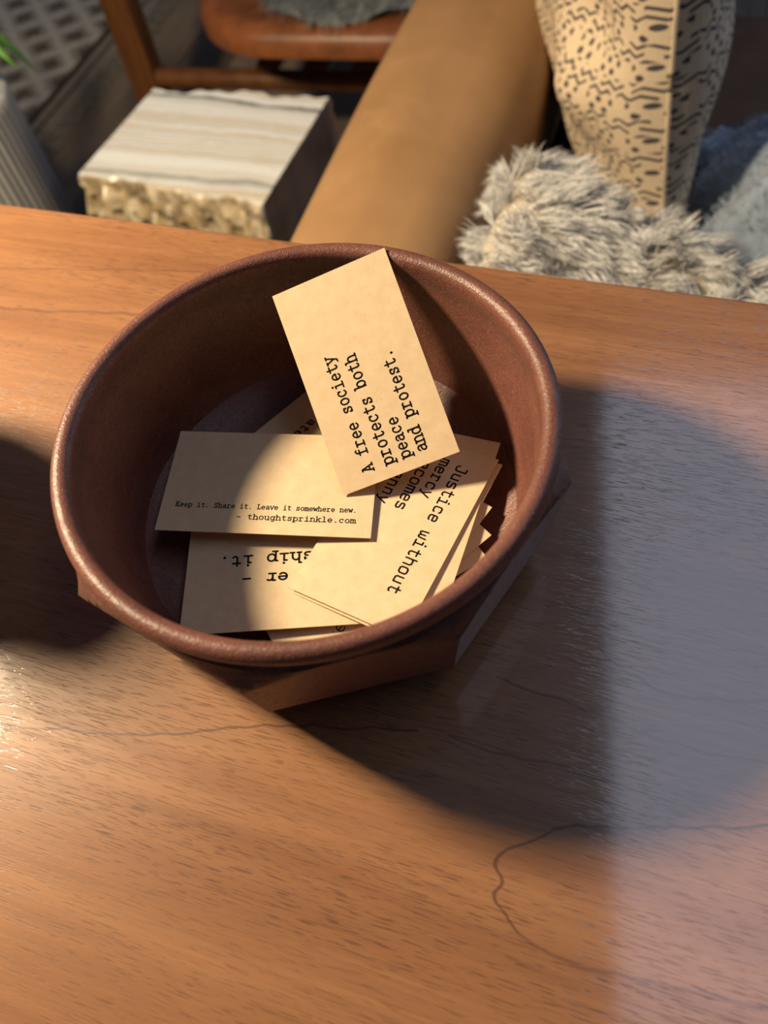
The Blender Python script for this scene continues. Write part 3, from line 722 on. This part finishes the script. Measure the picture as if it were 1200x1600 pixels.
# ------------------------------------------------------------------ lounge chair behind the onyx block
ch = empty('lounge_chair', W(-.935, 1.215, 0), YAW + R(5)); tag(ch, 'walnut framed chair with a saddle leather seat, beyond the onyx block', 'chair')
lp = box(-.030, .030, -.026, .026, 0, .62, .006, 2); lp.materials.append(M_chair)
for x in (0, .78):
    for y in (0, .62): link('leg', lp, None, ch, (x, y, 0))
for y in (0, .62): link('rail', tube([(.02, y, .20), (.40, y, .20), (.77, y, .20)], .019, 14), M_chair, ch)
for x in (.78,): link('rail', tube([(x, .02, .20), (x, .31, .20), (x, .60, .20)], .016, 12), M_chair, ch)
for x in (.27, .37, .47, .57): link('strap', box(x - .026, x + .026, .005, .615, .2185, .2235, .001, 1), M_saddle, ch)
def seat():
    V = []; Fc = []; out = []
    x0, x1, y0, y1, r = .19, .74, -.185, .60, .17
    for (cx_, cy_, a0) in ((x0 + r, y0 + r, 180), (x1 - r, y0 + r, 270), (x1 - .05, y1 - .05, 0), (x0 + .05, y1 - .05, 90)):
        q = r if a0 in (180, 270) else .05
        out += [(cx_ + q * math.cos(R(a0 + k * 10)), cy_ + q * math.sin(R(a0 + k * 10))) for k in range(10)]
    n = len(out); mx, my = (x0 + x1) / 2, (y0 + y1) / 2
    rows = [(0, .345), (0.0, .372), (.012, .385), (.030, .389), (.055, .384), (.10, .376), (.2, .368)]
    for ins, z in rows:
        for x, y in out:
            d = math.hypot(x - mx, y - my); V.append((x + (mx - x) / d * ins, y + (my - y) / d * ins, z))
    for i in range(len(rows) - 1):
        for k in range(n): Fc.append((i * n + k, i * n + (k + 1) % n, (i + 1) * n + (k + 1) % n, (i + 1) * n + k))
    Fc.append(tuple(range(n - 1, -1, -1))); Fc.append(tuple(range((len(rows) - 1) * n, len(rows) * n)))
    me = mesh('seat', V, Fc, True); me.set_sharp_from_angle(angle=R(60)); return me
link('seat', seat(), M_saddle, ch)
for x in (.0, .78): link('arm_rest', tube([(x, -.12, .61), (x, .25, .625), (x, .66, .61)], .024, 12, flat=.7), M_chair, ch)
link('seat_rail', tube([(.0, .30, .34), (.39, .30, .335), (.78, .30, .34)], .017, 12), M_chair, ch)
link('back_rest', box(.06, .72, .60, .625, .42, .80, .01, 2), M_saddle, ch)
def hidef(a, b):
    x = .27 + .40 * a; y0 = -.115 + .02 * np.sin(a * 9) - .03 * np.sin(a * math.pi) + .10 * np.clip((.2 - a) / .2, 0, 1); y = y0 + (.52 - y0) * b
    return np.stack([x, y, .393 + .010 * lum(x * 9, y * 9) + 0 * a], -1)
hd = empty('cow_hide', W(-.935, 1.215, 0), YAW + R(5)); tag(hd, 'blue-grey furry hide spread over the leather chair seat', 'hide')
link('skin', grid_mesh(hidef, 30, 30, .003), M_hideb, hd)
P, N = sample(hidef, 7000); N = np.where(N[:, 2:3] < 0, -N, N)
fur('hair', P, N, .05, .0014, M_hide, hd, flow=(0, -1.0, -.25), clump=.4, curl=.3, stand=.5)

# ------------------------------------------------------------------ rug
rg = empty('woven_rug', (0, 0, 0), YAW); tag(rg, 'grey and white patterned woven rug with fringed edge on the floor', 'rug')
link('field', box(-3.0, -1.395, .75, 2.9, .0, .012, .003, 1), M_rug, rg)
link('border', box(-1.378, -1.315, .75, 2.9, .0, .0105, .002, 1), M_fringe, rg)
link('stripe', box(-1.395, -1.378, .75, 2.9, .0, .0125, .002, 1), M_stripe, rg)
link('stripe', box(-1.350, -1.342, .75, 2.9, .0, .0122, .002, 1), M_stripe, rg)
V = []; Fc = []
for i in range(900):
    v = .75 + 2.15 * i / 900 + RNG.uniform(-.003, .003); L = RNG.uniform(.05, .085); k = len(V); d = RNG.uniform(-.02, .02); wv = .0022; h = RNG.uniform(.003, .009)
    V += [(-1.318, v - wv, h), (-1.318, v + wv, h), (-1.318 + L * .6, v + d * .5 + wv, h + .002), (-1.318 + L * .6, v + d * .5 - wv, h + .002), (-1.318 + L, v + d, .002)]
    Fc += [(k, k + 3, k + 2, k + 1), (k + 3, k + 4, k + 2)]
fr = link('fringe', mesh('fringe', V, Fc), M_fringe, rg); fr['kind'] = 'stuff'
